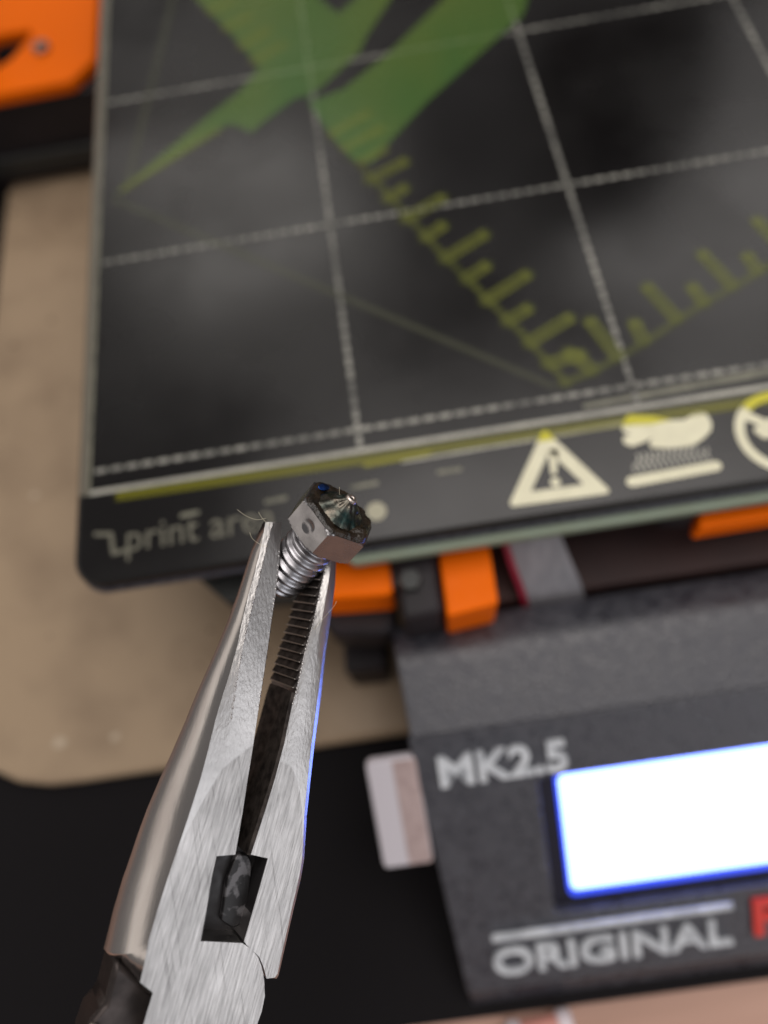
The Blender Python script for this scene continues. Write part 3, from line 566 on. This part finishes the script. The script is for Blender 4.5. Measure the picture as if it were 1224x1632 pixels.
# ------------------------------------------------------------------ pliers (own axes: Y to the tip, Z to the flat front)
JAW = jaw_steel()
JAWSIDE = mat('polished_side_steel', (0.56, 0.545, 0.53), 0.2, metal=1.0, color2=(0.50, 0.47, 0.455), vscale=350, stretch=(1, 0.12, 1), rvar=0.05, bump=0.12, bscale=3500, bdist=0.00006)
pl = thing('pliers', PL_O, 'silver needle nose pliers with dark serrated jaws gripping the nozzle', 'pliers', axes=PL_AX)
RIDGE = []
def left_jaw():
    bm = bmesh.new(); rings = []
    RIDGE.clear()
    for h, (xi, yi), (xr, yr), (xo, yo), kz, fm, dz in LEFT:
        P = [(xi, yi, h - 0.05 * dz), (xi + (xr - xi) * fm, yi + (yr - yi) * fm, h), (xr, yr, h - 0.13 * dz)]
        hr = h - 0.13 * dz
        if dz > .9: RIDGE.append(P[1])
        zo = kz * h
        for q_, d_ in ((.30, .15), (.60, .40), (.82, .635), (.95, .84), (1.0, 1.0)):
            P.append((xr + (xo - xr) * q_, yr + (yo - yr) * q_, hr + (zo - hr) * d_))
        for q_, d_ in ((.93, .38), (.72, .72), (.42, .95)):
            z_ = zo + (-h + .02 - zo) * d_
            P.append((xr + (xo - xr) * q_ + (zo - z_) * .66, yr + (yo - yr) * q_, z_))
        P.append((xi, yi, -h))
        rings.append([bm.verts.new(p) for p in P])
    for a, b in zip(rings, rings[1:]):
        for k in range(len(a)):
            k2 = (k + 1) % len(a)
            try: bm.faces.new((a[k], a[k2], b[k2], b[k]))
            except ValueError: pass
    bm.faces.new(rings[0]); bm.faces.new(rings[-1][::-1])
    ex = []
    for a, b in zip(rings, rings[1:]):
        for k in (0, 1, 2):
            e = bm.edges.get((a[k], b[k]))
            if e: ex.append(e)
    o = put('jaw', bm, JAW, pl, ang=22, extra=ex)
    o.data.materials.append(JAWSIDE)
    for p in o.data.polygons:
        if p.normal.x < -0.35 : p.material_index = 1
    return o
lj = left_jaw()
def right_jaw():
    bm = bmesh.new(); rings = []
    for i_, (h, (xf, yf), (xg, yg), (xo, yo)) in enumerate(RIGHT):
        d = 0.13 if i_ > 20 else 0.0
        xf += d
        fl = 1.0 if yf < -3 else max(0.0, 1 - (yf + 3) / 6.0); dz = 1 - fl
        P = [(xf, yf, h - 0.1 * dz), ((xf + xg) / 2, (yf + yg) / 2, h + 0.12 * dz), (xg, yg, h - 0.12 * dz), (xg + (xo - xg) * .55, yg + (yo - yg) * .55, h - .12 * dz - 0.36 * (xo - xg)), (xo, yo, h - .12 * dz - .72 * (xo - xg)), (xo, yo, -.2 * h), (xo - .5, yo, -.7 * h), ((xf + xg) / 2, (yf + yg) / 2, -h), (xf, yf, -h)]
        rings.append([bm.verts.new(p) for p in P])
    for a, b in zip(rings, rings[1:]):
        for k in range(len(a)):
            k2 = (k + 1) % len(a)
            try: bm.faces.new((a[k], a[k2], b[k2], b[k]))
            except ValueError: pass
    bm.faces.new(rings[0]); bm.faces.new(rings[-1][::-1])
    return put('jaw', bm, JAW, pl, ang=22)
rj = right_jaw()
def along(tab, i, y):
    """X of traced edge i (1 = inner edge) at local height y"""
    P = sorted((t[i][1], t[i][0]) for t in tab); 
    for (a, xa), (b, xb) in zip(P, P[1:]):
        if a <= y <= b: return xa + (xb - xa) * (y - a) / max(b - a, 1e-6)
    return P[0][1] if y < P[0][0] else P[-1][1]
RI = RIGHT[:17]; LI = LEFT[:15]; HT = sorted((t[1][1], t[0]) for t in RI)
def hy(y):
    for (a, ha), (b, hb_) in zip(HT, HT[1:]):
        if a <= y <= b: return ha + (hb_ - ha) * (y - a) / max(b - a, 1e-6)
    return HT[0][1] if y < HT[0][0] else HT[-1][1]
# dark gripping faces: the serrated upper length and the plain lower length
ytop, yt = RI[0][1][1] - .3, RI[7][1][1] - .4
pitch = 0.92; n = int((ytop - yt) / pitch)
for jaw, tab, sgn in ((rj, RI, -1), (lj, LI, 1)):
    bm = bmesh.new(); edge_bm = bmesh.new()
    for i in range(n):
        a = ytop - i * pitch; b = a - pitch; xa = along(tab, 1, a); xb = along(tab, 1, b); j = rs.uniform(-.05, .05); am = 1.0 if sgn < 0 else .32
        h = hy((a + b) / 2) - 0.16 + rs.uniform(-.05, .03)
        tri_ = [(xa - sgn * .05, a - 0.02), (xa + sgn * (.10 + j * .4) * am, a - 0.06), (xa + sgn * (.40 + j) * am, b + 0.30), (xb + sgn * (.36 + j) * am, b + 0.10), (xb + sgn * .04, b + 0.02), (xb - sgn * .05, b + 0.0)]
        prism(tri_, -h, h, bm=bm)
        e = [(xb + sgn * (.36 + j) * am, b + 0.14), (xb + sgn * ((.36 + j) * am + .07), b + 0.17), (xb + sgn * ((.36 + j) * am + .06), b + 0.05), (xb + sgn * (.36 + j) * am, b + 0.04)]
        prism(e, -h + .02, h + .03, bm=edge_bm)
    put('serrated_face', bm, GRIP, jaw, ang=25)
    if sgn < 0: put('worn_tooth_edge', edge_bm, WORN_LIT, jaw, ang=25)
    else: edge_bm.free()
    bm = bmesh.new(); ylo = tab[-1][1][1] - .1; ys = [yt + 0.1 - k * (yt + 0.1 - ylo) / 14 for k in range(15)]
    cols = []; q_ = 1 if sgn < 0 else 0.15
    for y in ys:
        x = along(tab, 1, y); h = hy(y) - 0.10
        cols.append([bm.verts.new((x + sgn * 0.06 * q_, y, h)), bm.verts.new((x + sgn * 0.30 * q_, y, h - .25)), bm.verts.new((x + sgn * 0.30 * q_, y, -h + .25)), bm.verts.new((x + sgn * 0.06 * q_, y, -h)), bm.verts.new((x - sgn * .2, y, -h)), bm.verts.new((x - sgn * .2, y, h))])
    for a, b in zip(cols, cols[1:]):
        for k in range(6): bm.faces.new((a[k], a[(k + 1) % 6], b[(k + 1) % 6], b[k]))
    bm.faces.new(cols[0]); bm.faces.new(cols[-1][::-1])
    put('inner_face', bm, GRIP, jaw, ang=35)
bm = bmesh.new()
for (p, q) in zip(RIDGE, RIDGE[1:]):
    p, q = Vector(p), Vector(q); n_ = int((q - p).length / .30)
    for i in range(n_):
        r = rs.uniform(.035, .10); c_ = p.lerp(q, (i + rs.random()) / n_) + Vector((rs.uniform(-.05, .05), 0, 0.0))
        bmesh.ops.create_icosphere(bm, subdivisions=1, radius=1.0, matrix=Matrix.Translation(c_) @ Matrix.Diagonal((r * 1.1, r * 2.0, r * .8, 1)))
put('ridge_burr', bm, JAW, lj, ang=60)
# little bright burrs along the two front edges
for jaw, tab, sgn in ((rj, RI, -1), (lj, LI, 1)):
    bm = bmesh.new(); y = ytop - .3
    while y > yt - 1.5:
        x = along(tab, 1, y); h = hy(y); r = rs.uniform(.10, .2) if sgn < 0 else rs.uniform(.08, .17)
        m_ = Matrix.Translation((x - sgn * 0.06, y, h - 0.16)) @ Matrix.Diagonal((r * 1.0, r * 1.5, r, 1))
        bmesh.ops.create_icosphere(bm, subdivisions=1, radius=1.0, matrix=m_); y -= rs.uniform(.38, .62)
    put('edge_burr', bm, JAW, jaw, ang=60)
# joint recess
hx = HOLE
def sh(p, dx_, dy_): return (p[0] + dx_, p[1] + dy_)
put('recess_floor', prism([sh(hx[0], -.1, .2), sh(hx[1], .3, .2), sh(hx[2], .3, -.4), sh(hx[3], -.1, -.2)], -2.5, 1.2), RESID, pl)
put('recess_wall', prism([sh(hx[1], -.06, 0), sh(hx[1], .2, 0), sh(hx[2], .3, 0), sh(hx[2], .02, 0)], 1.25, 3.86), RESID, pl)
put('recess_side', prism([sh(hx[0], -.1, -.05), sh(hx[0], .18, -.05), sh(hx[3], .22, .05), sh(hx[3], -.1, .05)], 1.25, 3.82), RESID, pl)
put('pivot_block', prism(roundpoly(BLOCK, 0.35, 3), 1.22, 2.0), BLOTCH, pl, bevel=0.15)
# handles
put('handle', prism(NECK[:3] + [(-4.3, -40), (-3.0, -62), (-9.5, -64), (-11.4, -42)] + NECK[5:], -3.2, 1.4), DARKSTEEL, pl, bevel=0.5)
put('handle', prism([(-1.5, -29.5), (5.2, -28.5), (8.8, -40), (10.5, -62), (4.0, -63), (2.6, -42)], -3.0, 1.2), DARKSTEEL, pl, bevel=0.8)
put('neck_highlight', prism([NECK[5], NECK[6], (NECK[6][0] + 1.0, NECK[6][1] - .5), (NECK[5][0] + 1.6, NECK[5][1] - .2)], 1.42, 1.9), WORN_LIT, pl, bevel=0.1)  # bright strip painted as the beige highlight on the neck's corner

# ------------------------------------------------------------------ nozzle (own axes: Z points out of the tip)
nz = thing('nozzle', NZ_O, 'silver hexagonal threaded nozzle with a burnt black tip held in the pliers', 'nozzle', axes=NZ_AX)
RH, HH = 4.65, 3.4
def hexbody():
    bm = bmesh.new(); A0 = math.radians(-79); G = 28
    for s in range(6):
        a, b = A0 + s * math.pi / 3, A0 + (s + 1) * math.pi / 3
        pa, pb = Vector((math.cos(a), math.sin(a), 0)) * RH, Vector((math.cos(b), math.sin(b), 0)) * RH
        nrm = ((pa + pb) / 2).normalized(); grid = []
        for i in range(G + 1):
            row = []
            for k in range(G + 1):
                t, z = k / G, -HH * i / G
                p = pa.lerp(pb, t) + Vector((0, 0, z))
                lim = RH - 0.34                                          # turned chamfer cuts the corners at both ends
                ends = min(-z, z + HH)
                cut = lim + ends * 1.5
                rr = math.hypot(p.x, p.y)
                if rr > cut: p.x *= cut / rr; p.y *= cut / rr
                d = math.hypot((t - .50) * RH, z + HH * .47)
                if s == 5 and d < 0.80: p -= nrm * (0.20 * (1 - (d / 0.80) ** 2))
                row.append(bm.verts.new(p))
            grid.append(row)
        for i in range(G):
            for k in range(G): bm.faces.new((grid[i][k], grid[i][k + 1], grid[i + 1][k + 1], grid[i + 1][k]))
    bmesh.ops.remove_doubles(bm, verts=bm.verts, dist=0.004)
    edges = [e for e in bm.edges if len(e.link_faces) == 1]
    bmesh.ops.holes_fill(bm, edges=edges)
    return put('hex_body', bm, NOZ, nz, ang=24)
hexbody()
def thread():
    bm = bmesh.new(); n, per, p = 48, 16, 1.13; z0, z1 = -HH - .75, -HH - 9.0; rows = []
    N_ = int((z0 - z1) / p * per)
    for i in range(N_ + 1):
        z = z0 + (z1 - z0) * i / N_; row = []
        fade = min(1.0, max(0.0, (z0 - z) / 0.8), max(0.0, (z - z1) / 0.8))
        for k in range(n):
            t = (z / p + k / n) % 1.0; w = 0.5 + 0.5 * math.cos(2 * math.pi * t); w = w ** .75
            r = 2.36 + 0.50 * w * fade + 0.05 * (1 - fade)
            row.append(bm.verts.new((r * math.cos(2 * math.pi * k / n), r * math.sin(2 * math.pi * k / n), z)))
        rows.append(row)
    for a, b in zip(rows, rows[1:]):
        for k in range(n): bm.faces.new((a[k], a[(k + 1) % n], b[(k + 1) % n], b[k]))
    bm.faces.new(rows[0][::-1]); bm.faces.new(rows[-1])
    return put('thread', bm, THR, nz, ang=70)
thread()
put('collar', lathe([(0, -HH - .02), (2.85, -HH - .02), (2.95, -HH - .25), (2.6, -HH - .42), (2.45, -HH - .8), (0, -HH - .8)], 40), THR, nz)
from mathutils import noise as mn
def crust():
    """burnt plastic caked over the whole front face, thicker at the rim, lumpy"""
    bm = bmesh.new(); n, m_ = 72, 26; rows = []
    for i in range(m_ + 1):
        q_ = i / m_; row = []
        for k in range(n):
            a = 2 * math.pi * k / n
            hexr = RH * 0.965 * math.cos(math.pi / 6) / math.cos(((a - math.radians(-79)) % (math.pi / 3)) - math.pi / 6)
            hexr = min(hexr, RH - .30) + 0.02
            r = hexr * q_ + 0.0001
            nx = mn.noise(Vector((r * math.cos(a) * .9, r * math.sin(a) * .9, 3.1))); n2 = mn.noise(Vector((r * math.cos(a) * 2.6, r * math.sin(a) * 2.6, 7.7)))
            z = 0.24 + 0.22 * nx + 0.13 * n2 + 0.42 * max(0, q_ - .62)
            lump = math.exp(-((r * math.cos(a - math.radians(-12)) - 3.3) ** 2 + (r * math.sin(a - math.radians(-12))) ** 2) / 0.9) * 0.75
            z = (z + lump) * (1 if q_ < .93 else max(-.1, (1 - q_) / .07))
            row.append(bm.verts.new((r * math.cos(a), r * math.sin(a), max(z, 0.02 if q_ < .99 else -.05))))
        rows.append(row)
    for a, b in zip(rows, rows[1:]):
        for k in range(n): bm.faces.new((a[k], a[(k + 1) % n], b[(k + 1) % n], b[k]))
    return put('burnt_crust', bm, BURNT, nz, ang=80)
crust()
def cone():
    bm = bmesh.new(); prof = [(2.85, 0.20), (2.5, 0.55), (1.75, 1.12), (1.15, 1.65), (0.70, 2.12), (0.54, 2.26), (0.42, 2.3), (0.2, 2.28), (0.17, 1.9), (0, 1.8)]; rows = []
    P2 = []
    for (ra, za), (rb_, zb_) in zip(prof, prof[1:]):
        for i in range(4): P2.append((ra + (rb_ - ra) * i / 4, za + (zb_ - za) * i / 4))
    P2.append(prof[-1])
    def fz(x, y, z):
        an = math.atan2(y, x); d = (mn.noise(Vector((x * 1.7, y * 1.7, z * 1.7))) * 0.13 + mn.noise(Vector((math.cos(an) * 4.5, math.sin(an) * 4.5, z * .35))) * 0.11) * (1 if z < 1.9 else .3)
        l = math.hypot(x, y) + 1e-6; return (x + x / l * d, y + y / l * d, z + d * .6)
    lathe(P2, 72, bm, fz)
    return put('tip_cone', bm, IRID, nz, ang=70)
cone()
put('tip_opening_rim', lathe([(0.20, 2.29), (0.68, 2.12), (0.66, 2.3), (0.52, 2.44), (0.26, 2.44), (0.18, 2.32)], 24), mat('tip_steel', (0.62, 0.55, 0.50), 0.34, metal=1.0), nz)
bg = bmesh.new()
a_ = math.radians(163)
m_ = Matrix.Translation((3.35 * math.cos(a_), 3.35 * math.sin(a_), 0.42)) @ Matrix.Rotation(a_, 4, 'Z') @ Matrix.Diagonal((0.50, 0.95, 0.13, 1))
bmesh.ops.create_icosphere(bg, subdivisions=3, radius=1.0, matrix=m_)
for v in bg.verts: v.co.z += 0.08 * mn.noise(v.co * 3)
put('blue_glint', bg, BLUEG, nz, ang=80)  # blue glint on the burnt face, painted as a coloured patch
# thin plastic hairs
hr = thing('plastic_hair', STRAND[0][0], 'thin pale plastic hairs clinging round the plier tip and nozzle', 'hair')
for s in STRAND:
    P = [Vector(p) for p in s]; pts = []
    for i in range(len(P) - 1):
        p0, p1, p2, p3 = P[max(i - 1, 0)], P[i], P[i + 1], P[min(i + 2, len(P) - 1)]
        for k in range(6):
            t = k / 6; pts.append(0.5 * ((2 * p1) + (-p0 + p2) * t + (2 * p0 - 5 * p1 + 4 * p2 - p3) * t * t + (-p0 + 3 * p1 - 3 * p2 + p3) * t ** 3))
    pts.append(P[-1])
    put('strand', tube(pts, 0.018, 6), STRING, hr, ang=80)
